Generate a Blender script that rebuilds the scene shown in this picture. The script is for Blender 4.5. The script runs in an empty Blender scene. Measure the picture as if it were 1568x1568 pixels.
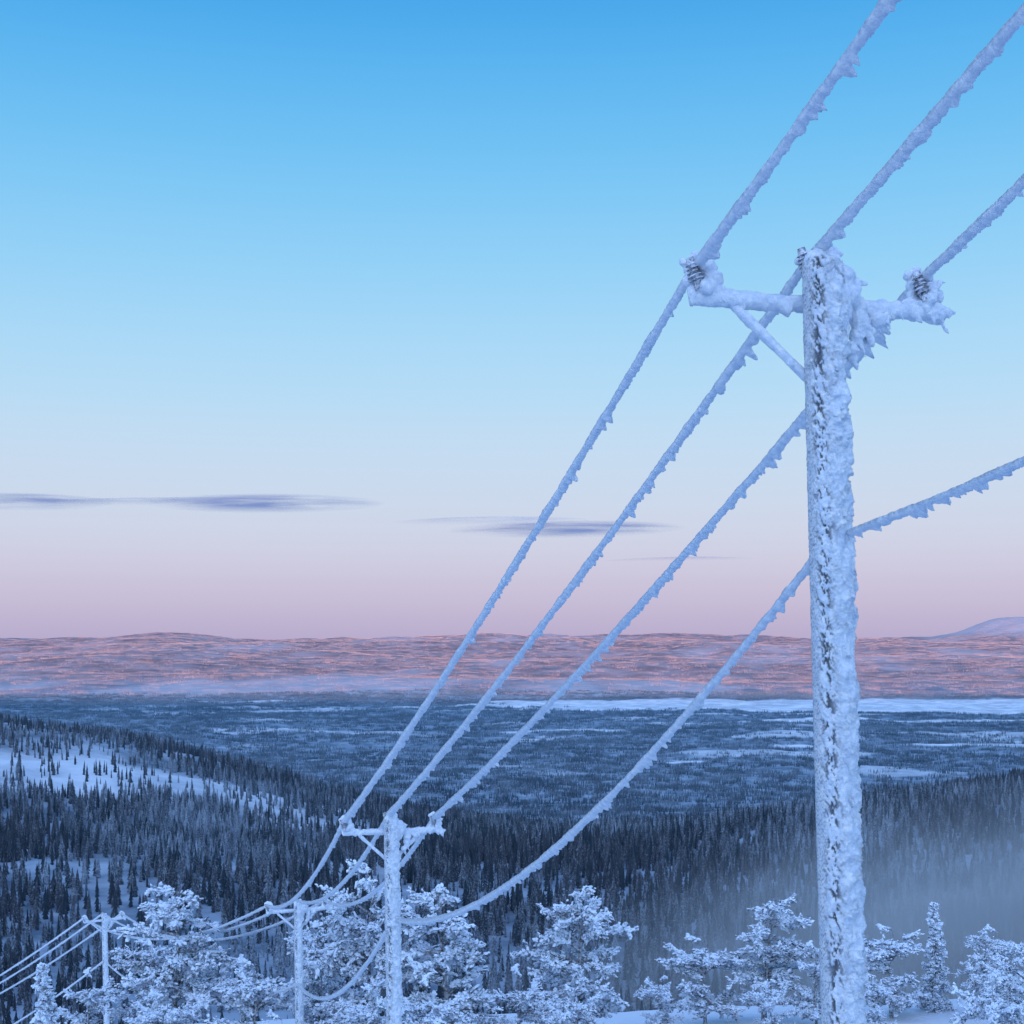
import bpy, math, numpy as np
from mathutils import Vector
rng=np.random.default_rng(7)
sc=bpy.context.scene
sc.view_settings.view_transform='Standard'; sc.view_settings.look='None'; sc.view_settings.exposure=0

# ---------------------------------------------------------------- noise
def _h(ix,iy,iz,seed):
    n=(ix.astype(np.int64)*374761393+iy.astype(np.int64)*668265263+iz.astype(np.int64)*2147483647+seed*974634777)&0xffffffff
    n=((n^(n>>13))*1274126177)&0xffffffff
    n=n^(n>>16)
    return n.astype(np.float64)/4294967295.0*2-1
def vn(x,y,z=None,seed=0):
    x=np.asarray(x,float);y=np.asarray(y,float)
    z=np.zeros_like(x) if z is None else np.asarray(z,float)
    x0=np.floor(x);y0=np.floor(y);z0=np.floor(z)
    fx=x-x0;fy=y-y0;fz=z-z0
    fx=fx*fx*(3-2*fx);fy=fy*fy*(3-2*fy);fz=fz*fz*(3-2*fz)
    r=0
    for a in (0,1):
        for b in (0,1):
            for c in (0,1):
                w=(fx if a else 1-fx)*(fy if b else 1-fy)*(fz if c else 1-fz)
                r=r+w*_h(x0+a,y0+b,z0+c,seed)
    return r
def fbm(x,y,z=None,o=4,seed=0,g=.5):
    a=1;s=0;t=0
    for i in range(o):
        s=s+a*vn(np.asarray(x)*2**i+i*17.3,np.asarray(y)*2**i-i*9.1,None if z is None else np.asarray(z)*2**i,seed+i);t+=a;a*=g
    return s/t
def sstep(a,b,x):
    t=np.clip((x-a)/(b-a),0,1);return t*t*(3-2*t)

# ---------------------------------------------------------------- helpers
def fmesh(name,V,F,smooth=True,attrs=None):
    V=np.asarray(V,np.float32);F=np.asarray(F,np.int32)
    me=bpy.data.meshes.new(name)
    me.vertices.add(len(V));me.vertices.foreach_set('co',V.ravel())
    k=F.shape[1];me.loops.add(F.size);me.loops.foreach_set('vertex_index',F.ravel())
    me.polygons.add(len(F))
    me.polygons.foreach_set('loop_start',np.arange(len(F),dtype=np.int32)*k)
    me.polygons.foreach_set('loop_total',np.full(len(F),k,np.int32))
    me.update(calc_edges=True)
    me.polygons.foreach_set('use_smooth',np.full(len(F),smooth))
    if attrs:
        for n,a in attrs.items():
            at=me.attributes.new(n,'FLOAT','POINT');at.data.foreach_set('value',np.asarray(a,np.float32))
    return me
def obj(name,me,mat=None,parent=None,link=True):
    o=bpy.data.objects.new(name,me)
    if mat is not None: me.materials.append(mat)
    if link: sc.collection.objects.link(o)
    if parent: o.parent=parent
    return o
def grid_faces(n,m,wrap=True):
    i=np.arange(n-1)[:,None];mm=m if wrap else m-1
    j=np.arange(mm)[None,:];j2=(j+1)%m
    return np.stack([(i*m+j),(i*m+j2),((i+1)*m+j2),((i+1)*m+j)],-1).reshape(-1,4)

class NT:
    def __init__(s,name):
        s.m=bpy.data.materials.new(name);s.m.use_nodes=True;s.t=s.m.node_tree;s.t.nodes.clear()
        s.out=s.t.nodes.new('ShaderNodeOutputMaterial')
    def n(s,ty,**k):
        nd=s.t.nodes.new(ty)
        for a,b in k.items(): setattr(nd,a,b)
        return nd
    def l(s,a,b): s.t.links.new(a,b)
    def mix(s,f,a,b):
        nd=s.t.nodes.new('ShaderNodeMix');nd.data_type='RGBA'
        for i,v in ((0,f),(6,a),(7,b)):
            if isinstance(v,(int,float)): nd.inputs[i].default_value=v
            elif isinstance(v,tuple): nd.inputs[i].default_value=v+(1,)
            else: s.l(v,nd.inputs[i])
        return nd.outputs[2]
    def math(s,op,a,b=None,c=None,clamp=False):
        nd=s.t.nodes.new('ShaderNodeMath');nd.operation=op;nd.use_clamp=clamp
        for i,v in ((0,a),(1,b),(2,c)):
            if v is None: continue
            if isinstance(v,(int,float)): nd.inputs[i].default_value=v
            else: s.l(v,nd.inputs[i])
        return nd.outputs[0]
    def mr(s,v,a,b,c=0,d=1):
        nd=s.n('ShaderNodeMapRange');s.l(v,nd.inputs[0])
        for i,x in enumerate((a,b,c,d)): nd.inputs[i+1].default_value=x
        return nd.outputs[0]
    def noise(s,scale,detail=4,rough=.5,vec=None):
        nd=s.n('ShaderNodeTexNoise');nd.inputs['Scale'].default_value=scale;nd.inputs['Detail'].default_value=detail;nd.inputs['Roughness'].default_value=rough
        if vec is not None: s.l(vec,nd.inputs['Vector'])
        return nd.outputs[0]
    def attr(s,n):
        return s.n('ShaderNodeAttribute',attribute_name=n).outputs['Fac']
    def pos(s): return s.n('ShaderNodeNewGeometry').outputs['Position']
    def bsdf(s,col,rough=.9,bump=None,bs=.5,bd=.02):
        b=s.n('ShaderNodeBsdfPrincipled')
        if isinstance(col,tuple): b.inputs['Base Color'].default_value=col+(1,)
        else: s.l(col,b.inputs['Base Color'])
        b.inputs['Roughness'].default_value=rough;b.inputs['Specular IOR Level'].default_value=.25
        if bump is not None:
            bn=s.n('ShaderNodeBump');bn.inputs['Strength'].default_value=bs;bn.inputs['Distance'].default_value=bd
            s.l(bump,bn.inputs['Height']);s.l(bn.outputs[0],b.inputs['Normal'])
        s.l(b.outputs[0],s.out.inputs[0]);return b
    def diffuse(s,col):
        b=s.n('ShaderNodeBsdfDiffuse');s.l(col,b.inputs[0]);s.l(b.outputs[0],s.out.inputs[0])

# rime ice
def mat_rime():
    s=NT('rime_ice');p=s.pos()
    n1=s.noise(14,3,.6,p);n2=s.noise(90,1,.6,p)
    f=s.mr(n1,.35,.65)
    c=s.mix(f,(.64,.71,.81),(.90,.91,.93))
    pit=s.mr(n2,.30,.42,1,0)
    c=s.mix(s.math('MULTIPLY',pit,.3),c,(.30,.37,.50))
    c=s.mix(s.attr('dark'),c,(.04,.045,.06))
    h=s.noise(38,5,.72,p)
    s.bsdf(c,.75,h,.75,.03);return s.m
RIME=mat_rime()
def mat_simple(name,c1,c2,scale,rough=.6):
    s=NT(name);p=s.pos();c=s.mix(s.mr(s.noise(scale,3,.6,p),.35,.65),c1,c2)
    s.bsdf(c,rough,s.noise(scale*3,2,.6,p),.4,.005);return s.m
PORC=mat_simple('insulator_porcelain',(.07,.065,.08),(.80,.82,.88),28,.5)

# ---------------------------------------------------------------- terrain
_by=np.array([-60000,-6000,-3000,-1500,-700,-300,-140,-80,-45,0,25,45,65,88,120,200,300,450,650,900,1300,1800,2500,3500,7000,10000,14000,19000,24000,30000,60000],float)
_bz=np.array([-300,-300,-290,-200,-90,-25,8,17,12.5,-1.6,-10.1,-16.4,-19.3,-23.0,-38,-70,-96,-112,-128,-165,-218,-262,-295,-305,-300,-283,-230,-150,-135,-170,-240],float)
_yy=np.arange(-60000,60001,5.0);_zz=np.interp(_yy,_by,_bz)
_zs=_zz.copy()
for L in (5,25,200):
    k=np.ones(L)/L;c=np.convolve(_zz,k,'same')
    m={5:(np.abs(_yy)<=150),25:(np.abs(_yy)>150)&(np.abs(_yy)<=4000),200:np.abs(_yy)>4000}[L];_zs[m]=c[m]
def gau(x,y,cx,cy,sx,sy): return np.exp(-.5*((x-cx)/sx)**2-.5*((y-cy)/sy)**2)
def H(x,y):
    x=np.asarray(x,float);y=np.asarray(y,float)
    z=np.interp(y,_yy,_zs)
    z=z+ (np.clip(x,-60,60)*.03)*sstep(30,80,y)*(1-sstep(150,300,y))
    z=z+75*gau(x,y,450,850,260,250)+132*gau(x,y,-500,1250,300,350)
    z=z+np.where(np.abs(y)<400,0.25*fbm(x/6,y/6,o=4,seed=3),0)*sstep(8,20,np.abs(y)+np.abs(x))
    z=z+sstep(250,900,y)*10*fbm(x/160,y/160,o=5,seed=5)
    z=z+sstep(1200,3000,y)*14*fbm(x/700,y/700,o=4,seed=6)
    z=z+sstep(2200,4500,y)*16*fbm(x/900,y/900,o=3,seed=16)*(1-sstep(5000,5600,y))
    z=z+sstep(7000,11000,y)*(125*fbm(x/3000,y/2500,o=4,seed=8,g=.42)+42)
    z=z+sstep(8500,12500,y)*34*np.abs(fbm(x/1500,y/1900,o=3,seed=19))
    z=z+sstep(14000,20000,y)*(170*fbm(x/1900+4,y/5000,o=3,seed=9,g=.4)-10)
    z=z+(300*gau(x,y,10500,30000,650,1500)+210*gau(x,y,11000,29500,2600,2500))
    z=z+sstep(500,2500,-y)*20*fbm(x/900,y/900,o=3,seed=11)
    return z
LAKES=[(1800,6150,2250,600),(1900,5080,1000,110),(1400,3860,340,95),(430,3450,60,55),(790,3880,75,50),(-1250,6600,360,70),(300,5650,500,80),(2900,4500,900,80),(150,4550,240,35),(1000,5400,500,60)]
def openness(x,y):
    x=np.asarray(x,float);y=np.asarray(y,float)
    o=np.zeros_like(x)
    e=fbm(x/260,y/120,o=4,seed=21)*.55
    for cx,cy,rx,ry in LAKES:
        q=((x-cx)/rx)**2+((y-cy)/ry)**2
        o=np.maximum(o,sstep(1.05,.9,q+e))
    g=gau(x,y,-200,970,80,60)+gau(x,y,-340,960,75,80)+gau(x,y,-120,900,35,40)*.7
    o=np.maximum(o,sstep(.35,.95,g+fbm(x/45,y/60,o=4,seed=22)*.8)*.78)
    o=np.maximum(o,sstep(.2,.65,fbm(x/60,y/110,o=4,seed=27))*.75*sstep(300,500,y)*(1-sstep(1200,1500,y))*sstep(60,-60,x))
    m=fbm(x/420,y/260,o=5,seed=23)
    o=np.maximum(o,sstep(.22,.40,m)*sstep(1500,2300,y)*.7*(1-sstep(6500,7500,y)))
    m2=fbm(x/900,y/2600,o=5,seed=24,g=.55)
    o=np.maximum(o,sstep(.08,.5,m2)*sstep(6200,7600,y)*.45)
    o=np.maximum(o,.62*sstep(.25,.8,gau(x,y,10500,30000,1100,3000)))
    return o
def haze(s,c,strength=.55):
    # aerial haze painted into the base colour, stronger with distance
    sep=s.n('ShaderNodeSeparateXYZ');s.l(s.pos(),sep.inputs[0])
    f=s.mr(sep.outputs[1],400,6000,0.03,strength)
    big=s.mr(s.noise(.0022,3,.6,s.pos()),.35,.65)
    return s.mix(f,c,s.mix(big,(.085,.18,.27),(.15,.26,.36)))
def build_terrain():
    a=np.concatenate([np.arange(-180,-28,2.0),np.arange(-28,28,.08),np.arange(28,180,2.0)])
    r=[1.0]
    while r[-1]<300: r.append(r[-1]*1.03+.15)
    while r[-1]<2500: r.append(r[-1]*1.014)
    while r[-1]<32000: r.append(r[-1]*1.008)
    while r[-1]<58000: r.append(r[-1]*1.03)
    r=np.array(r);A,R=np.meshgrid(np.radians(a),r)
    X=R*np.sin(A);Y=-40+R*np.cos(A);Z=H(X,Y)
    V=np.stack([X,Y,Z],-1).reshape(-1,3)
    F=grid_faces(len(r),len(a))[:,::-1]
    O=openness(X,Y).ravel()
    me=fmesh('ground',V,F,True,{'open':O})
    s=NT('snow_and_forest_floor');p=s.pos()
    sep=s.n('ShaderNodeSeparateXYZ');s.l(p,sep.inputs[0])
    near=s.mr(sep.outputs[1],130,300)
    farf=s.mr(sep.outputs[1],6200,9500)  # far ground fades to a pinkish haze tint put into its colour
    n=s.noise(.02,4,.65,p)
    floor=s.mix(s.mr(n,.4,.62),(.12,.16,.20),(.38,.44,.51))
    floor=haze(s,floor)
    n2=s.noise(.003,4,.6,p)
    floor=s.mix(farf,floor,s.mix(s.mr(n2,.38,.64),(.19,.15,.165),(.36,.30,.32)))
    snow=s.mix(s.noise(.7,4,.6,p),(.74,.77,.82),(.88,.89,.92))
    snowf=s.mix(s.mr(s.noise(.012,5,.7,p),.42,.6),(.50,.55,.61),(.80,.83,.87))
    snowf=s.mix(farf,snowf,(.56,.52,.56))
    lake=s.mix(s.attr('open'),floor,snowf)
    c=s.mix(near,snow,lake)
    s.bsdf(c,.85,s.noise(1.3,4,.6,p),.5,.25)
    return obj('ground',me,s.m)
build_terrain()

# ---------------------------------------------------------------- distant forest
def mat_forest(name,frost,dark1,dark2,thr,hz,ns=1.6,na=.9):
    s=NT(name);p=s.pos()
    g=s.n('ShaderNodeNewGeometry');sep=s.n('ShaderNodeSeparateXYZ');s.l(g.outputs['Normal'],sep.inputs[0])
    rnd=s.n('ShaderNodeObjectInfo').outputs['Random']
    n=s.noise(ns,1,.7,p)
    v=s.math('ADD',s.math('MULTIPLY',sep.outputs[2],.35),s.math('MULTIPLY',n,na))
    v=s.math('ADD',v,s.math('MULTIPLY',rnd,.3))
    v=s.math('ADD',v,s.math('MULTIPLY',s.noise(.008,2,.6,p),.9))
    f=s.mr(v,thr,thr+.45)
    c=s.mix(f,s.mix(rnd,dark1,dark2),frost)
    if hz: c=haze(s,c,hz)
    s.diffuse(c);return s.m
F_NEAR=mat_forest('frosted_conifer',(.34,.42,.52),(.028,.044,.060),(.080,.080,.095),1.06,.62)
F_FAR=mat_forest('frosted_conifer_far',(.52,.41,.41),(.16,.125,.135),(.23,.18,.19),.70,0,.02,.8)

def spruce(seed,h,rad,tiers,k):
    r=np.random.default_rng(seed);V=[];F=[]
    lean=r.normal(0,.02,2)
    for t in range(tiers):
        f=t/(tiers-1);zt=h*(1-.93*f**1.0*.93)+h*.02;zb=h*(1-(f+1.35/tiers)*.9)
        R=rad*(.12+.88*f**.8)*r.uniform(.8,1.15)*(1 if f<.85 else .85)
        b=len(V);cx,cy=lean*zt
        V.append((cx,cy,min(zt+h*.04,h)))
        ph=r.uniform(0,6.28)
        for j in range(2*k):
            a=ph+math.pi*j/k+r.normal(0,.1);rr=R*(r.uniform(.8,1.25) if j%2==0 else r.uniform(.35,.55))
            zz=zb-(h*.025 if j%2==0 else -h*.02)+r.normal(0,h*.008)
            V.append((cx+rr*math.cos(a),cy+rr*math.sin(a),zz))
        for j in range(2*k): F.append((b,b+1+j,b+1+(j+1)%(2*k)))
    b=len(V)
    for j in range(3):
        a=j*2.094;V.append((.14*math.cos(a),.14*math.sin(a),0));
    V.append((0,0,h*.5))
    for j in range(3): F.append((b+j,b+(j+1)%3,b+3))
    return np.array(V),np.array(F)
def cluster(seed,n,size,hr,tiers,k,rr):
    r=np.random.default_rng(seed);Vs=[];Fs=[];o=0
    for i in range(n):
        h=r.uniform(*hr)*(1 if r.random()>.25 else .6);V,F=spruce(int(r.integers(1e6)),h,h*r.uniform(*rr),tiers,k)
        x,y=r.uniform(-size/2,size/2,2);V=V+np.array([x,y,-.3]);Vs.append(V);Fs.append(F+o);o+=len(V)
    return np.concatenate(Vs),np.concatenate(Fs)
def make_coll(name,meshes,mat):
    col=bpy.data.collections.new(name)
    for i,(V,F) in enumerate(meshes):
        me=fmesh(name+'_tree',V,F,False);me.materials.append(mat)
        o=bpy.data.objects.new(name+'_variant_%d'%i,me);col.objects.link(o)
    return col
def scatter(name,col,P,scl,nvar):
    me=bpy.data.meshes.new(name);me.vertices.add(len(P));me.vertices.foreach_set('co',P.astype(np.float32).ravel())
    a=me.attributes.new('rotz','FLOAT','POINT');a.data.foreach_set('value',rng.uniform(0,6.28,len(P)).astype(np.float32))
    a=me.attributes.new('scl','FLOAT','POINT');a.data.foreach_set('value',scl.astype(np.float32))
    a=me.attributes.new('idx','INT','POINT');a.data.foreach_set('value',rng.integers(0,nvar,len(P)).astype(np.int32))
    o=obj(name,me)
    ng=bpy.data.node_groups.new(name+'_scatter','GeometryNodeTree')
    ng.interface.new_socket('Geometry',in_out='INPUT',socket_type='NodeSocketGeometry')
    ng.interface.new_socket('Geometry',in_out='OUTPUT',socket_type='NodeSocketGeometry')
    N=ng.nodes;gi=N.new('NodeGroupInput');go=N.new('NodeGroupOutput');ip=N.new('GeometryNodeInstanceOnPoints')
    ci=N.new('GeometryNodeCollectionInfo');ci.inputs['Collection'].default_value=col
    ci.inputs['Separate Children'].default_value=True;ci.inputs['Reset Children'].default_value=True
    def na(n,t):
        q=N.new('GeometryNodeInputNamedAttribute');q.data_type=t;q.inputs['Name'].default_value=n;return q.outputs['Attribute']
    cx=N.new('ShaderNodeCombineXYZ');L=ng.links.new
    L(na('rotz','FLOAT'),cx.inputs[2]);L(cx.outputs[0],ip.inputs['Rotation'])
    L(na('scl','FLOAT'),ip.inputs['Scale']);L(na('idx','INT'),ip.inputs['Instance Index'])
    ip.inputs['Pick Instance'].default_value=True
    L(gi.outputs[0],ip.inputs['Points']);L(ci.outputs[0],ip.inputs['Instance']);L(ip.outputs[0],go.inputs[0])
    m=o.modifiers.new('scatter','NODES');m.node_group=ng;return o
def sample(n,r0,r1,ang=26):
    r=np.sqrt(rng.uniform(r0*r0,r1*r1,n));a=np.radians(rng.uniform(-ang,ang,n))
    return r*np.sin(a),r*np.cos(a)
def area(r0,r1,ang=26): return math.radians(ang)*(r1*r1-r0*r0)
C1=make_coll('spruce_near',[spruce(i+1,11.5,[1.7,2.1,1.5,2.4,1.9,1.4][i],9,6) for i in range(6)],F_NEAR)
x,y=sample(int(area(230,1700)/16),230,1700)
o_=openness(x,y);dens=.6+.6*fbm(x/70,y/70,o=3,seed=31)
dens=np.where(x<-.05*y,dens*.95,dens+.3)
k=rng.random(len(x))<(1-o_*.93)*dens;x=x[k];y=y[k]
P=np.stack([x,y,H(x,y)-.3],-1)
s_=rng.uniform(.4,1.12,len(x))*(1+.3*fbm(x/120,y/120,o=2,seed=33));scatter('conifer_forest',C1,P,s_,6)
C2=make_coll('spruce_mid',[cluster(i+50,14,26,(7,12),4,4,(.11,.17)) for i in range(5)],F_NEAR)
x,y=sample(int(area(1600,7600)/500),1600,7600);k=rng.random(len(x))<(1-openness(x,y))*(.8+.8*fbm(x/260,y/260,o=4,seed=37));x=x[k];y=y[k]
P=np.stack([x,y,H(x,y)],-1);scatter('conifer_forest',C2,P,rng.uniform(.7,1.2,len(x)),5)
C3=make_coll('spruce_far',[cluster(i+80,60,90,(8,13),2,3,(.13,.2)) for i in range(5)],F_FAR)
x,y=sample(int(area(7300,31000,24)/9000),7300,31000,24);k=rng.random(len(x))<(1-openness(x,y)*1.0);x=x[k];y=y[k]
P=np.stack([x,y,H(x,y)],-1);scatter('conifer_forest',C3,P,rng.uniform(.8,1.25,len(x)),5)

# ---------------------------------------------------------------- rime tubes
def rime_tube(name,P,rad,grow,wdir,nseg,seed,parent=None,darkside=.5,amp=.25):
    P=np.asarray(P,float);T=np.gradient(P,axis=0);T/=np.linalg.norm(T,axis=1)[:,None]
    W=np.array(wdir,float)[None,:]-(T@np.array(wdir,float))[:,None]*T;W/=np.linalg.norm(W,axis=1)[:,None]
    B=np.cross(T,W);a=np.linspace(0,2*np.pi,nseg,endpoint=False)
    ca=np.cos(a)[None,:,None];sa=np.sin(a)[None,:,None]
    D=ca*W[:,None,:]+sa*B[:,None,:]
    Q=P[:,None,:]+D*np.asarray(rad)[:,None,None]
    q=Q.reshape(-1,3)
    n=fbm(q[:,0]*13,q[:,1]*13,q[:,2]*13,3,seed).reshape(Q.shape[:2])
    n2=vn(q[:,0]*60,q[:,1]*60,q[:,2]*60,seed+9).reshape(Q.shape[:2])
    rr=np.asarray(rad)[:,None]*(1+amp*n+amp*.45*n2)
    g=np.asarray(grow)[:,None]*np.clip(np.cos(a),0,1)[None,:]**1.4*(1+.25*n2)
    V=P[:,None,:]+D*rr[:,:,None]+W[:,None,:]*g[:,:,None]
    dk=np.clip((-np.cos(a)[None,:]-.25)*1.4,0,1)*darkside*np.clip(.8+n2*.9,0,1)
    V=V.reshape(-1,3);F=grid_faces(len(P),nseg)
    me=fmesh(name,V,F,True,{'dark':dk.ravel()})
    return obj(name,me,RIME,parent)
def teeth(L,n,seed,sp=(.05,.16),am=(.01,.05)):
    r=np.random.default_rng(seed);s=np.linspace(0,L,n);g=np.zeros(n);p=0
    while p<L:
        w1=r.uniform(.03,.16);w2=r.uniform(.015,.06);A=am[0]+(am[1]-am[0])*r.random()**2*(1 if r.random()<.85 else 1.8)
        d=s-p;t=np.where(d<0,1+d/w1,1-d/w2);g=np.maximum(g,A*np.clip(t,0,1)**.7);p+=r.uniform(*sp)*(1 if r.random()<.7 else 2.5)
    return g
def wire(name,A,B,sag,r0,r1,seed,parent,step=.012,gs=1.0,wd=(.75,-.25,-.55),nseg=14):
    A=np.array(A,float);B=np.array(B,float);L=np.linalg.norm(B-A);n=int(L/step)+2
    t=np.linspace(0,1,n);P=A+(B-A)*t[:,None];P[:,2]-=4*sag*t*(1-t)
    s=t*L;env=.45+1.2*np.clip(fbm(s/.8,s*0+seed,o=3,seed=seed)+.4,0,1.4)
    rad=(r0+(r1-r0)*t)*(1+.3*fbm(s/.4,s*0+seed*3.1,o=3,seed=seed+3))
    g=teeth(L,n,seed,(.05,.22))*env*gs+.016*gs
    return rime_tube(name,P,rad,g,wd,nseg,seed,parent,darkside=.5)

# ---------------------------------------------------------------- poles
import bmesh
from mathutils import Matrix
def blob_mesh(blobs,cones,vox,seed,disp):
    bm=bmesh.new()
    for (c,r) in blobs:
        bmesh.ops.create_icosphere(bm,subdivisions=3,radius=r,matrix=Matrix.Translation(c))
    for (a,b,r1,r2) in cones:
        a=Vector(a);b=Vector(b);d=b-a
        M=Matrix.Translation((a+b)/2)@d.to_track_quat('Z','Y').to_matrix().to_4x4()
        bmesh.ops.create_cone(bm,cap_ends=True,segments=14,radius1=r1,radius2=max(r2,.004),depth=d.length,matrix=M)
    me=bpy.data.meshes.new('tmp');bm.to_mesh(me);bm.free()
    o=bpy.data.objects.new('tmp',me);sc.collection.objects.link(o)
    m=o.modifiers.new('r','REMESH');m.mode='VOXEL';m.voxel_size=vox;m.use_smooth_shade=True
    sm=o.modifiers.new('s','SMOOTH');sm.iterations=5;sm.factor=.6
    dg=bpy.context.evaluated_depsgraph_get();ev=o.evaluated_get(dg);em=bpy.data.meshes.new_from_object(ev)
    bpy.data.objects.remove(o)
    n=len(em.vertices);co=np.empty(n*3,np.float32);em.vertices.foreach_get('co',co);co=co.reshape(-1,3).astype(float)
    no=np.empty(n*3,np.float32);em.vertices.foreach_get('normal',no);no=no.reshape(-1,3)
    d=disp*(1.9*fbm(co[:,0]*8,co[:,1]*8,co[:,2]*8,3,seed)+.35*fbm(co[:,0]*34,co[:,1]*34,co[:,2]*34,2,seed+4))
    wd=np.array((.75,-.25,-.5));wd/=np.linalg.norm(wd)
    al=np.clip(no@wd,0,1);sp=np.clip(vn(co[:,0]*15,co[:,1]*15,co[:,2]*15,seed+8),0,1)
    co=co+no*d[:,None]+wd[None,:]*(al*sp*disp*2.0)[:,None]
    em.vertices.foreach_set('co',co.astype(np.float32).ravel());em.update()
    return em
def utility_pole(top,base,vdir,res=1.0,seed=1,rs=1.0,name='utility_pole'):
    top=np.array(top,float);base=np.array(base,float)
    e=bpy.data.objects.new(name,None);sc.collection.objects.link(e)
    v=np.array([vdir[0],vdir[1],0.]);v/=np.linalg.norm(v);u=np.array([v[1],-v[0],0.])
    L=np.linalg.norm(top-base);nz=int(L/(.008/res));na=int(128*res)
    t=np.linspace(0,1,nz);a=np.linspace(0,2*np.pi,na,endpoint=False)
    T,A=np.meshgrid(t,a,indexing='ij')
    z=T*L
    cx=np.cos(A);sy=np.sin(A)
    wa=np.cos(A-math.radians(-22));ww=sstep(.0,.75,wa)
    px,py,pz=cx*.2,sy*.2,z
    big=fbm(px*7,py*7,pz*4.0,3,seed);med=fbm(px*20,py*20,pz*14,3,seed+2);fin=vn(px*90,py*90,pz*80,seed+5)
    saw=(pz*3.2+1.3*big+.8*vn(px*9,py*9,pz*2,seed+7))%1.0
    saw2=(pz*8.5+1.5*med+2*big)%1.0
    d=.004*fin+ww*(.03+.055*big+.016*med+.036*saw**1.5+.010*saw2)+(1-ww)*.006*med
    ang=np.degrees(A);cen=-112+9*vn(z*1.6,z*0,seed=seed+30)
    dd=((ang-cen+180)%360)-180
    strip=np.exp(-.5*(dd/17)**2)
    sx=(ang/360)*26;szz=z*22
    slant=szz+1.1*sx
    jag=.75*vn(sx*1.0,slant+1.3*vn(sx*2,szz*.5,seed=seed+12),seed=seed+13)+.4*vn(sx*2.3,slant*2.1,seed=seed+17)
    thr=.13+.15*vn(z*1.9,z*0+3,seed=seed+18)
    crack=strip*sstep(0,.25,jag+.3*vn(sx*5,szz*3,seed=seed+14)-thr)
    d=d-crack*.022+strip*.022*np.clip(-jag,0,1)
    R=(.178+d-.012*T)*rs
    top_t=np.clip((z-(L-.12))/.12,0,1)
    R=R*np.sqrt(np.clip(1-(top_t*.97)**3,0,1))
    ax=base[None,None,:]+(top-base)[None,None,:]*T[...,None]
    V=ax+np.stack([cx*R,sy*R,0*R],-1)
    V[...,2]-=.5*np.clip(d-.04,0,1)
    stip=(1-ww)*(1-strip)*(.18+sstep(.1,.5,fin+.5*med)*.42)
    dark=np.clip(crack*.88+stip,0,1)
    V=V.reshape(-1,3);F=grid_faces(nz,na)
    me=fmesh('shaft',V,F,True,{'dark':dark.ravel()})
    obj('shaft',me,RIME,e)
    def pt(a_,b_,c_): return top+u*a_+v*b_+np.array([0,0,c_])
    B=.22
    def seg(name_,p,q,r,g,sd,ns=20):
        n=max(int(np.linalg.norm(q-p)/(.012/res)),4);tt=np.linspace(0,1,n)[:,None];P=p+(q-p)*tt
        s=tt[:,0]*np.linalg.norm(q-p)
        rad=r*(1+.14*fbm(s/.15,s*0+sd,o=3,seed=sd));rad[0]*=.05;rad[-1]*=.05;rad[1]*=.6;rad[-2]*=.6
        rime_tube(name_,P,rad,teeth(s[-1],n,sd,(.08,.25),(.2*g,g)),(.45,-.35,-.8),max(int(ns*res),8),sd,e,.35,.18)
    seg('crossarm',pt(-1.2,B,-.40),pt(1.25,B,-.40),.078,.05,seed+40)
    seg('brace_left',pt(-.78,B-.02,-.45),pt(-.05,.12,-1.12),.045,.02,seed+41,14)
    seg('brace_right',pt(.80,B-.02,-.45),pt(.10,.12,-1.12),.055,.06,seed+42,14)
    tips=[(-1.15,B+.03,-.13),(0-.02,B-.02,0.02),(1.15,B+.03,-.10)]
    for i,(a_,b_,c_) in enumerate(tips):
        bm=bmesh.new();axis=Vector((-.34,0,.94)).normalized()
        c0=Vector(pt(a_-(.05 if i==1 else 0),b_-.10,c_-.12));q=axis.to_track_quat('Z','Y').to_matrix().to_4x4()
        for kx in range(5):
            R1=.080-.006*abs(kx-1)
            M=Matrix.Translation(c0+axis*(kx*.036))@q
            bmesh.ops.create_cone(bm,cap_ends=True,segments=20,radius1=R1,radius2=R1*.7,depth=.018,matrix=M)
        bmesh.ops.create_cone(bm,cap_ends=True,segments=14,radius1=.048,radius2=.04,depth=.30,matrix=Matrix.Translation(c0+axis*.05)@q)
        me=bpy.data.meshes.new('insulator');bm.to_mesh(me);bm.free();obj('insulator_%d'%(i+1),me,PORC,e)
    bl=[];co=[]
    def b(a_,b_,c_,r): bl.append((Vector(pt(a_,b_,c_)),r))
    b(-1.13,B+.02,-.36,.085);b(-1.03,B,-.31,.10);b(-.98,B,-.22,.095);b(-1.01,B,-.12,.08);b(-1.04,B+.02,-.04,.065);b(-.92,B,-.34,.075)
    b(-1.13,B+.04,-.02,.065);b(-1.22,B+.06,-.07,.05);b(-1.15,B+.06,-.14,.08);b(-1.18,B+.04,-.24,.07);b(-1.08,B-.08,-.31,.065);b(1.20,B-.08,-.29,.065)
    b(-.80,B,-.38,.072);b(-.63,B,-.40,.07);b(-.45,B,-.41,.07)
    b(.02,.02,-.14,.17);b(-.03,0,-.06,.12);b(.10,.0,-.02,.085);b(.12,.0,.05,.05);b(.22,-.02,-.2,.12);b(.25,0,-.33,.14);b(.33,.02,-.25,.09);b(.1,0,-.35,.19)
    b(.2,0,-.5,.11);b(.17,0,-.7,.09);b(-.03,B,.04,.065);b(-.10,B,0,.05);b(.04,B-.1,.02,.06)
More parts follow.
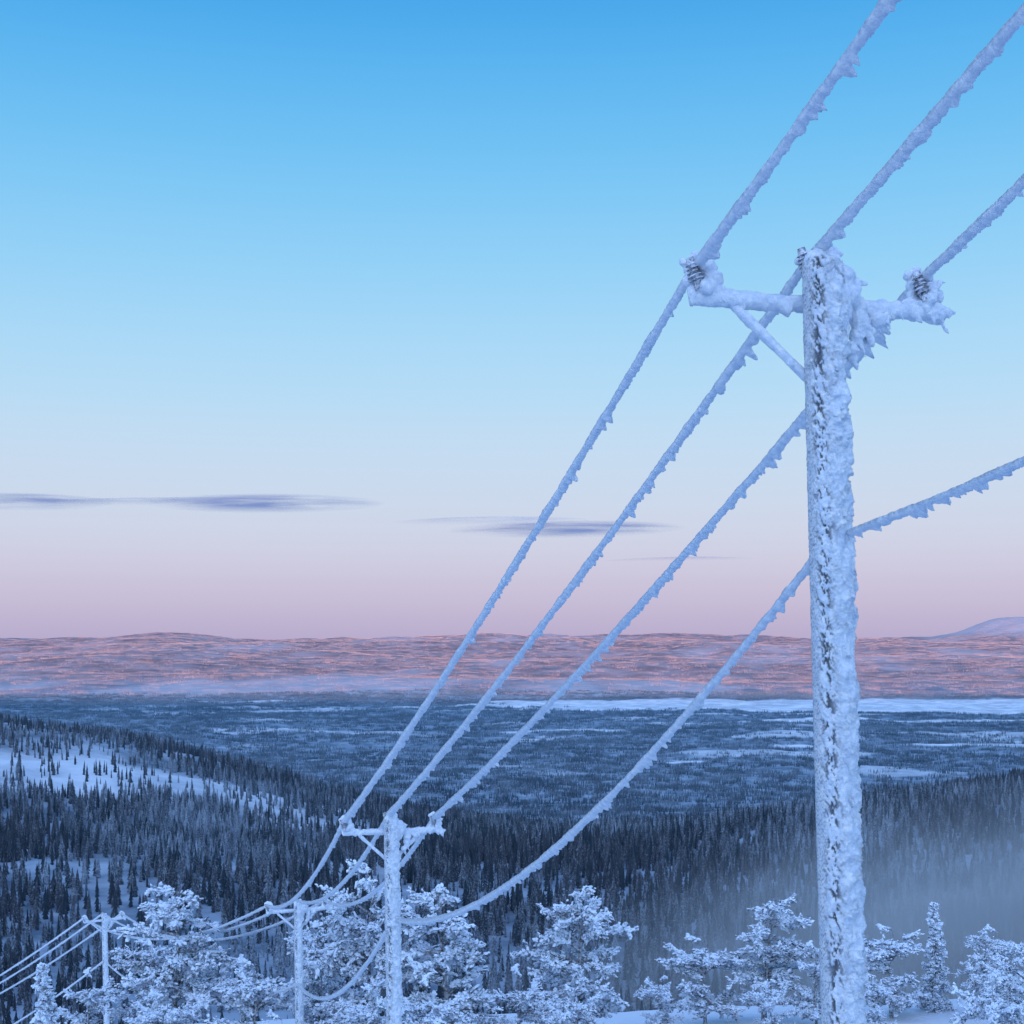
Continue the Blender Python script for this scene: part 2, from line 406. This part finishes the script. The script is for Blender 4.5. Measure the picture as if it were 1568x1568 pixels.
    b(.42,.12,-.42,.10);b(.45,.1,-.55,.10);b(.42,.1,-.68,.08);b(.34,.06,-.82,.07);b(.60,B,-.42,.08);b(.75,B,-.40,.09);b(.66,.15,-.52,.08);b(.9,B,-.38,.08);b(1.05,B,-.36,.09)
    b(1.24,B,-.22,.085);b(1.28,B,-.14,.075);b(1.25,B,-.05,.06);b(1.34,B,-.24,.06);b(1.20,B,-.34,.11);b(1.30,B,-.40,.10);b(1.37,B,-.45,.06);b(1.16,B+.06,.0,.06);b(1.08,B+.07,-.05,.05);b(1.14,B+.08,-.14,.08);b(1.12,B+.05,-.26,.08)
    w=u*.35+np.array([0,-.05,-.75])
    def cone(a_,b_,c_,l,r):
        p=pt(a_,b_,c_);co.append((p,p+w*l,r,.006))
    for (a_,c_,l,r) in [(1.32,-.42,.25,.055),(1.40,-.38,.12,.04),(1.22,-.42,.16,.05),(1.08,-.42,.12,.04),(.9,-.42,.13,.045),(.74,-.46,.20,.05),(.66,-.55,.18,.045),(.5,-.62,.22,.055),(.44,-.75,.2,.045),(.36,-.88,.18,.045),(1.28,-.16,.1,.035),(.62,-.46,.12,.04),(-.9,-.38,.1,.03)]:
        cone(a_,B-.06 if a_>.55 or a_<0 else .08,c_,l,r)
    for (a_,c_,dx,dz,r) in [(1.36,-.42,.14,.03,.05),(.33,-.24,.14,.02,.06),(.12,.03,.10,.02,.04),(1.31,-.12,.1,.01,.04)]:
        p=pt(a_,B-.05 if a_>1 else 0,c_);co.append((p,p+u*dx+np.array([0,0,dz]),r,.008))
    em=blob_mesh(bl,co,.012/res if res<1 else .010,seed+60,.02)
    em.attributes.new('dark','FLOAT','POINT')
    em.materials.clear();obj('rime_mass',em,RIME,e)
    return e,[pt(*p) for p in tips]

pole_specs=[
 ((2.83,12.9,3.50),(3.10,12.9,-6.6),(-.255,.967),1.0,1),
 ((-3.06,35.3,-4.52),(-2.92,35.3,-14.2),(-.255,.967),.5,1),
 ((-8.4,55,-10.35),(-8.3,55,-19.5),(-.38,.92),.4,.85),
 ((-24.7,85,-16.8),(-24.5,85,-26.5),(-.55,.83),.35,.85),
 ((-53,112,-33.),(-53,112,-43.),(-.7,.7),.3,1),
 ((9.2,-11,12.1),(9.3,-11,1.5),(-.255,.967),.35,1),
]
poles=[]
for i,(t,b_,v,r,rs) in enumerate(pole_specs):
    poles.append(utility_pole(t,b_,v,r,seed=100+i*17,rs=rs))
line=bpy.data.objects.new('power_line',None);sc.collection.objects.link(line)
A1=poles[0][1];P2=[tuple(p) for p in poles[1][1]]
sg=[.22,.22,.25]
for i in range(3):
    wire('wire_down_%d'%i,A1[i],P2[i],sg[i],.034,.060,300+i,line,gs=[1.1,1.2,1.5][i])
    a=A1[i]
    B=np.array([a[0]+6.36,a[1]-24,a[2]+8.64])
    wire('wire_up_%d'%i,a,B,.54,.037,.043,320+i,line,gs=1.5)
wire('cable_down',(2.9,13.06,.85),(-2.85,35.2,-7.1),1.06,.031,.056,340,line,gs=1.35)
wire('cable_up',(3.05,12.75,.95),(3.05+6.1,12.75-24,.95+8.64),1.55,.025,.03,341,line,gs=1.5)
for a,b_,sg_,st in ((1,2,.75,.03),(2,3,1.3,.05),(3,4,1.0,.05)):
    for i in range(3):
        wire('wire_span%d_%d'%(a,i),poles[a][1][i],poles[b_][1][i],sg_*(1+.12*i),.05,.055,360+a*5+i,line,step=st,nseg=8)
wire('cable_span1',(-3.1,35.4,-7.3),(-8.4,55,-13.6),1.1,.05,.06,390,line,step=.03,nseg=8)
wire('cable_span2',(-8.4,55,-13.6),(-24.7,85,-19.6),1.6,.05,.05,391,line,step=.05,nseg=8)
wire('cable_span3',(-24.7,85,-19.6),(-53,112,-36),1.5,.05,.05,392,line,step=.05,nseg=8)

# ---------------------------------------------------------------- snowy trees
def mat_snowtree():
    s=NT('snow_laden_foliage');p=s.pos()
    g=s.n('ShaderNodeNewGeometry');sep=s.n('ShaderNodeSeparateXYZ');s.l(g.outputs['Normal'],sep.inputs[0])
    v=s.math('ADD',s.math('MULTIPLY',sep.outputs[2],.30),s.noise(5,3,.7,p))
    v=s.math('ADD',v,s.math('MULTIPLY',s.noise(1.2,2,.6,p),.6))
    f=s.mr(v,.52,.82)
    c=s.mix(f,(.09,.10,.12),(.76,.82,.90))
    s.bsdf(c,.85,s.noise(18,2,.6,p),.5,.04);return s.m
SNOWTREE=mat_snowtree();BARK=mat_simple('frosted_bark',(.07,.06,.05),(.5,.51,.55),9,.9)
bm=bmesh.new();bmesh.ops.create_icosphere(bm,subdivisions=1,radius=1);bm.verts.ensure_lookup_table()
ICO_V=np.array([v.co[:] for v in bm.verts]);ICO_F=np.array([[v.index for v in f.verts] for f in bm.faces]);bm.free()
def snow_tree(seed,Ht,Wd,kind):
    r=np.random.default_rng(seed);tubes=[];C=[]
    def tube(P,r0,r1,n=6):
        P=np.array(P);T=np.gradient(P,axis=0);T/=np.linalg.norm(T,axis=1)[:,None]+1e-9
        ref=np.array([.31,.2,.93]) if abs(T[0,2])<.8 else np.array([1,.1,0.])
        U=np.cross(T,ref);U/=np.linalg.norm(U,axis=1)[:,None];W=np.cross(T,U)
        a=np.linspace(0,2*np.pi,n,endpoint=False);rad=np.linspace(r0,r1,len(P))
        V=P[:,None,:]+(np.cos(a)[None,:,None]*U[:,None,:]+np.sin(a)[None,:,None]*W[:,None,:])*rad[:,None,None]
        tubes.append((V.reshape(-1,3),grid_faces(len(P),n)))
    nT=14;tz=np.linspace(0,Ht*.98,nT);wob=np.cumsum(r.normal(0,.018*Ht,(nT,2)),0)*.5
    TP=np.stack([wob[:,0],wob[:,1],tz],-1);tube(TP,.02*Ht,.01,8)
    nb=int((56 if kind=='pine' else 85)*(Ht/9))
    for i in range(nb):
        f=(1-r.random()**.8*.9) if kind=='pine' else (.06+.93*(i+.5)/nb)
        if kind=='pine': prof=(min(1,(1-f)**.62*1.9+.22))*(.6+.4*min(1,f/.4))*r.uniform(.35,1.25)
        else: prof=((1-f)**.8*.95+.10)*r.uniform(.65,1.15)
        L=Wd/2*prof;az=r.uniform(0,2*np.pi) if kind=='pine' else i*2.4+r.normal(0,.3)
        base=np.array([np.interp(f*Ht,tz,TP[:,k]) for k in range(3)])
        el=r.uniform(.0,.8) if kind=='pine' else r.uniform(-.25,.1)
        drp=r.uniform(.3,.9)
        n=7;q=np.linspace(0,1,n)
        dirh=np.array([np.cos(az),np.sin(az),0])
        side=np.array([-np.sin(az),np.cos(az),0])*r.normal(0,.25)
        BP=base+q[:,None]*L*(dirh*np.cos(el)+side*q[:,None])+np.array([0,0,1.])*(L*(np.sin(el)*q-drp*.45*q**2))[:,None]
        tube(BP,.012*Ht*(.25+prof*.5),.01,5)
        nt=max(4,int(L*(13 if kind=='pine' else 12)))
        for j in range(nt):
            qq=r.uniform(.18,1.0)**.8;c=np.array([np.interp(qq,q,BP[:,k]) for k in range(3)])
            tl=r.uniform(.15,.5)*(1.15-qq*.3)*(L**.4)
            td=dirh*r.uniform(.2,1)+np.array([r.normal(0,.7),r.normal(0,.7),r.normal(.05,.45)]);td/=np.linalg.norm(td)
            m=r.integers(5,9)
            tube([c,c+td*tl*.5,c+td*tl],.014,.008,4)
            for w in range(m):
                cc=c+td*tl*(w+.6)/m+r.normal(0,.045,3);C.append((*cc,r.uniform(.03,.09)*(1.25-.3*w/m),*td))
    C=np.array(C);N=len(C)
    J=ICO_V[None]*r.uniform(.35,1.65,(N,len(ICO_V),1))
    d=C[:,4:7];al=np.einsum('nvk,nk->nv',J,d)
    J=J+d[:,None,:]*al[...,None]*r.uniform(.1,1.1,(N,1,1))
    J[...,2]=J[...,2]*.85
    V=C[:,None,:3]+J*C[:,3][:,None,None]
    F=(ICO_F[None]+np.arange(N)[:,None,None]*len(ICO_V)).reshape(-1,3)
    fo=fmesh('foliage',V.reshape(-1,3),F,False);fo.materials.append(SNOWTREE)
    VV=[];FF=[];o=0
    for a,b in tubes: VV.append(a);FF.append(b+o);o+=len(a)
    wo=fmesh('trunk',np.concatenate(VV),np.concatenate(FF),True);wo.materials.append(BARK)
    return fo,wo
VAR={}
for i,(kd,hh,wd) in enumerate([('pine',9,6.0),('pine',9,4.8),('pine',8,6.2),('spruce',8,3.0),('pine',6,5.0),('pine',9,5.6)]):
    VAR[i]=(snow_tree(500+i,hh,wd,kd),hh,kd)
def place(vi,x,y,ztop,sw=1,rot=0):
    (fo,wo),hh,kd=VAR[vi];zg=float(H(np.array([x]),np.array([y]))[0])-.15
    e=bpy.data.objects.new('snowy_pine_tree' if kd=='pine' else 'snowy_spruce_tree',None);sc.collection.objects.link(e)
    e.location=(x,y,zg);k=(ztop-zg)/hh;e.scale=(k*sw,k*sw,k);e.rotation_euler=(0,0,rot)
    for n,m in (('foliage',fo),('trunk',wo)):
        o=bpy.data.objects.new(n,m);sc.collection.objects.link(o);o.parent=e
for t in [(5,-15.2,63,-11.2,1,0),(1,-11.6,60,-14.2,.9,2),(2,-6.2,60,-10.2,.85,1.1),(1,-2.6,57,-10.1,1.05,4),(0,-8.6,63,-12.6,.9,3.3),(4,-10.6,58,-13.6,1,1.9),
          (0,2.8,62,-11.0,.9,2.1),(1,13.0,72,-13.3,1.2,.6),(4,9.9,72,-15.6,1.2,2.2),(4,15.1,70,-15.6,1,1.0),(3,22.5,75,-14.1,.85,0),
          (4,19.8,73,-15.2,1.2,3.0),(2,20.4,56,-12.7,.9,.5),(4,18.5,54,-13.2,.9,5),(3,-17.3,52,-12.0,.8,0),(4,7.4,70,-17.0,1,4.4),
          (4,.2,58,-14.0,.9,.9),(2,-1.0,56,-14.8,.9,2.9),(5,24.6,72,-15.2,1,4.4),(4,23.5,66,-15.2,1.1,2),(4,-14.0,57,-14.6,1,2.5),(4,27,78,-16.4,1,1.5),(2,-5,52,-13.0,.9,5),(4,-20,66,-16,1,1),
          (4,12.2,66,-16.2,1,3.9),(4,-8.2,50,-13.6,.9,2),(0,-17.5,68,-14.5,1,4),(4,2.6,56,-14.1,.8,3),(4,-3.6,54,-13.4,1,.3),(4,17.2,66,-16.0,1,2.6),(5,22,54,-13.8,.9,2.2)]:
    place(*t)

# ---------------------------------------------------------------- clouds (thin flat sheets)
def cloud(cx,cy,cz,rx,ry,seed,op):
    n=40;m=60;a=np.linspace(0,2*np.pi,m,endpoint=False);r=np.linspace(0,1,n)
    R,A=np.meshgrid(r,a,indexing='ij');X=R*np.cos(A);Y=R*np.sin(A)
    Z=45*(1-R**2)+20*X
    V=np.stack([X*rx,Y*ry,Z],-1).reshape(-1,3)
    edge=(1-R).ravel()
    me=fmesh('cloud',V,grid_faces(n,m),True,{'edge':edge})
    s=NT('thin_cloud');p=s.pos()
    mp=s.n('ShaderNodeMapping');mp.inputs['Scale'].default_value=(.0007,.0011,.002);mp.inputs['Location'].default_value=(seed*3.3,0,0);s.l(p,mp.inputs[0])
    nz=s.noise(1,5,.6,mp.outputs[0])
    al=s.math('MULTIPLY',s.mr(nz,.27,.62),s.mr(s.attr('edge'),0,.55),clamp=True)
    al=s.math('MULTIPLY',al,op)
    d=s.n('ShaderNodeBsdfDiffuse');d.inputs[0].default_value=(.84,.82,.88,1)
    d2=s.n('ShaderNodeBsdfTranslucent');d2.inputs[0].default_value=(.84,.82,.88,1);ms=s.n('ShaderNodeMixShader');ms.inputs[0].default_value=.35
    s.l(d.outputs[0],ms.inputs[1]);s.l(d2.outputs[0],ms.inputs[2])
    t=s.n('ShaderNodeBsdfTransparent');mx=s.n('ShaderNodeMixShader')
    s.l(al,mx.inputs[0]);s.l(t.outputs[0],mx.inputs[1]);s.l(ms.outputs[0],mx.inputs[2]);s.l(mx.outputs[0],s.out.inputs[0])
    o=obj('cloud',me,s.m);o.location=(cx,cy,cz)
for c in [(-3500,20000,1890,1700,1500,1,1),(-7200,20000,1920,1500,1400,2,.9),(800,20500,1560,1750,1700,7,1),(-5300,21500,2070,2600,600,5,.5),(-300,20500,1690,1500,700,4,.5),(2500,21000,1150,1200,350,6,.4)]:
    cloud(*c)

# ---------------------------------------------------------------- mist in the hollow
def mist(c,s_,dens):
    bm=bmesh.new();bmesh.ops.create_icosphere(bm,subdivisions=3,radius=1);me=bpy.data.meshes.new('mist');bm.to_mesh(me);bm.free()
    o=bpy.data.objects.new('mist',me);sc.collection.objects.link(o);o.location=c;o.scale=s_;o.rotation_euler=(0,-.22,0)
    s=NT('mist');tc=s.n('ShaderNodeTexCoord').outputs['Object']
    ln=s.n('ShaderNodeVectorMath',operation='LENGTH');s.l(tc,ln.inputs[0])
    f=s.mr(ln.outputs['Value'],.0,1,1,0)
    nz=s.mr(s.noise(2.6,2,.5,tc),.32,.62,.1,1)
    d=s.math('MULTIPLY',s.math('MULTIPLY',f,f),nz);d=s.math('MULTIPLY',d,dens)
    v=s.n('ShaderNodeVolumeScatter');v.inputs['Color'].default_value=(.94,.97,1.0,1);s.l(d,v.inputs['Density'])
    s.l(v.outputs[0],s.out.inputs['Volume']);me.materials.append(s.m)
mist((122,335,-84),(170,120,54),.07)

# ---------------------------------------------------------------- world, sun, camera
SE=math.radians(2.6);saz=math.radians(192)
w=bpy.data.worlds.new('World');sc.world=w;w.use_nodes=True;nt=w.node_tree;nt.nodes.clear()
N=nt.nodes.new;LK=nt.links.new
out=N('ShaderNodeOutputWorld');bg=N('ShaderNodeBackground');LK(bg.outputs[0],out.inputs[0])
sky=N('ShaderNodeTexSky');sky.sky_type='NISHITA';sky.sun_disc=False;sky.sun_elevation=SE;sky.sun_rotation=saz;sky.altitude=400
sky.ozone_density=2.0;sky.dust_density=.6
tc=N('ShaderNodeTexCoord');sp=N('ShaderNodeSeparateXYZ');LK(tc.outputs['Generated'],sp.inputs[0])
mr=N('ShaderNodeMapRange');LK(sp.outputs[2],mr.inputs[0]);mr.inputs[1].default_value=-.05;mr.inputs[2].default_value=.95
cr=N('ShaderNodeValToRGB');LK(mr.outputs[0],cr.inputs[0]);cr.color_ramp.interpolation='B_SPLINE'
def lin(c): return tuple((v/255/12.92 if v/255<=.04045 else ((v/255+.055)/1.055)**2.4) for v in c)+(1,)
stops=[(0,(150,145,188)),(.05,(182,171,206)),(.09,(201,194,219)),(.125,(205,211,231)),(.175,(196,216,238)),(.22,(181,218,244)),(.29,(152,209,245)),(.37,(114,194,243)),(.46,(66,168,235)),(.7,(30,120,215)),(1,(24,95,190))]
el=cr.color_ramp.elements
while len(el)<len(stops): el.new(.5)
for e_,(p_,c_) in zip(el,stops): e_.position=p_;e_.color=lin(c_)
def vm(op,a,b=None,scale=None):
    n=N('ShaderNodeVectorMath');n.operation=op
    if isinstance(a,tuple): n.inputs[0].default_value=a
    else: LK(a,n.inputs[0])
    if b is not None:
        if isinstance(b,tuple): n.inputs[1].default_value=b
        else: LK(b,n.inputs[1])
    if scale is not None:
        if isinstance(scale,(int,float)): n.inputs['Scale'].default_value=scale
        else: LK(scale,n.inputs['Scale'])
    return n.outputs['Value'] if op=='DOT_PRODUCT' else n.outputs[0]
# broad sky fill added low on the sun's side, tinted to brighten frost
sd=Vector((math.sin(saz)*math.cos(SE),math.cos(saz)*math.cos(SE),math.sin(SE)))
dt=vm('DOT_PRODUCT',tc.outputs['Generated'],tuple(Vector((sd.x,sd.y,.35)).normalized()))
gm=N('ShaderNodeMapRange');gm.interpolation_type='SMOOTHSTEP';LK(dt,gm.inputs[0]);gm.inputs[1].default_value=.0;gm.inputs[2].default_value=1.0
glow=vm('SCALE',(.66,.82,1.14),None,gm.outputs[0])
a1=vm('SCALE',sky.outputs[0],None,.15);a2=vm('SCALE',cr.outputs[0],None,9.9);a3=vm('SCALE',glow,None,15.5)
s1=vm('ADD',a1,a2);s2=vm('ADD',s1,a3)
LK(s2,bg.inputs[0]);bg.inputs[1].default_value=.1
sl=bpy.data.lights.new('sun','SUN');sl.energy=5;sl.angle=math.radians(.5);sl.color=(1,.47,.37)
so=bpy.data.objects.new('sun',sl);sc.collection.objects.link(so)
so.rotation_euler=sd.to_track_quat('Z','Y').to_euler();so.location=(0,-50,60)
cam=bpy.data.cameras.new('camera');co_=bpy.data.objects.new('camera',cam);sc.collection.objects.link(co_)
co_.location=(0,0,0);co_.rotation_euler=(math.pi/2,0,0);cam.sensor_width=36;cam.lens=36*2150/1568;cam.shift_y=191/1568
cam.clip_start=.1;cam.clip_end=150000;sc.camera=co_
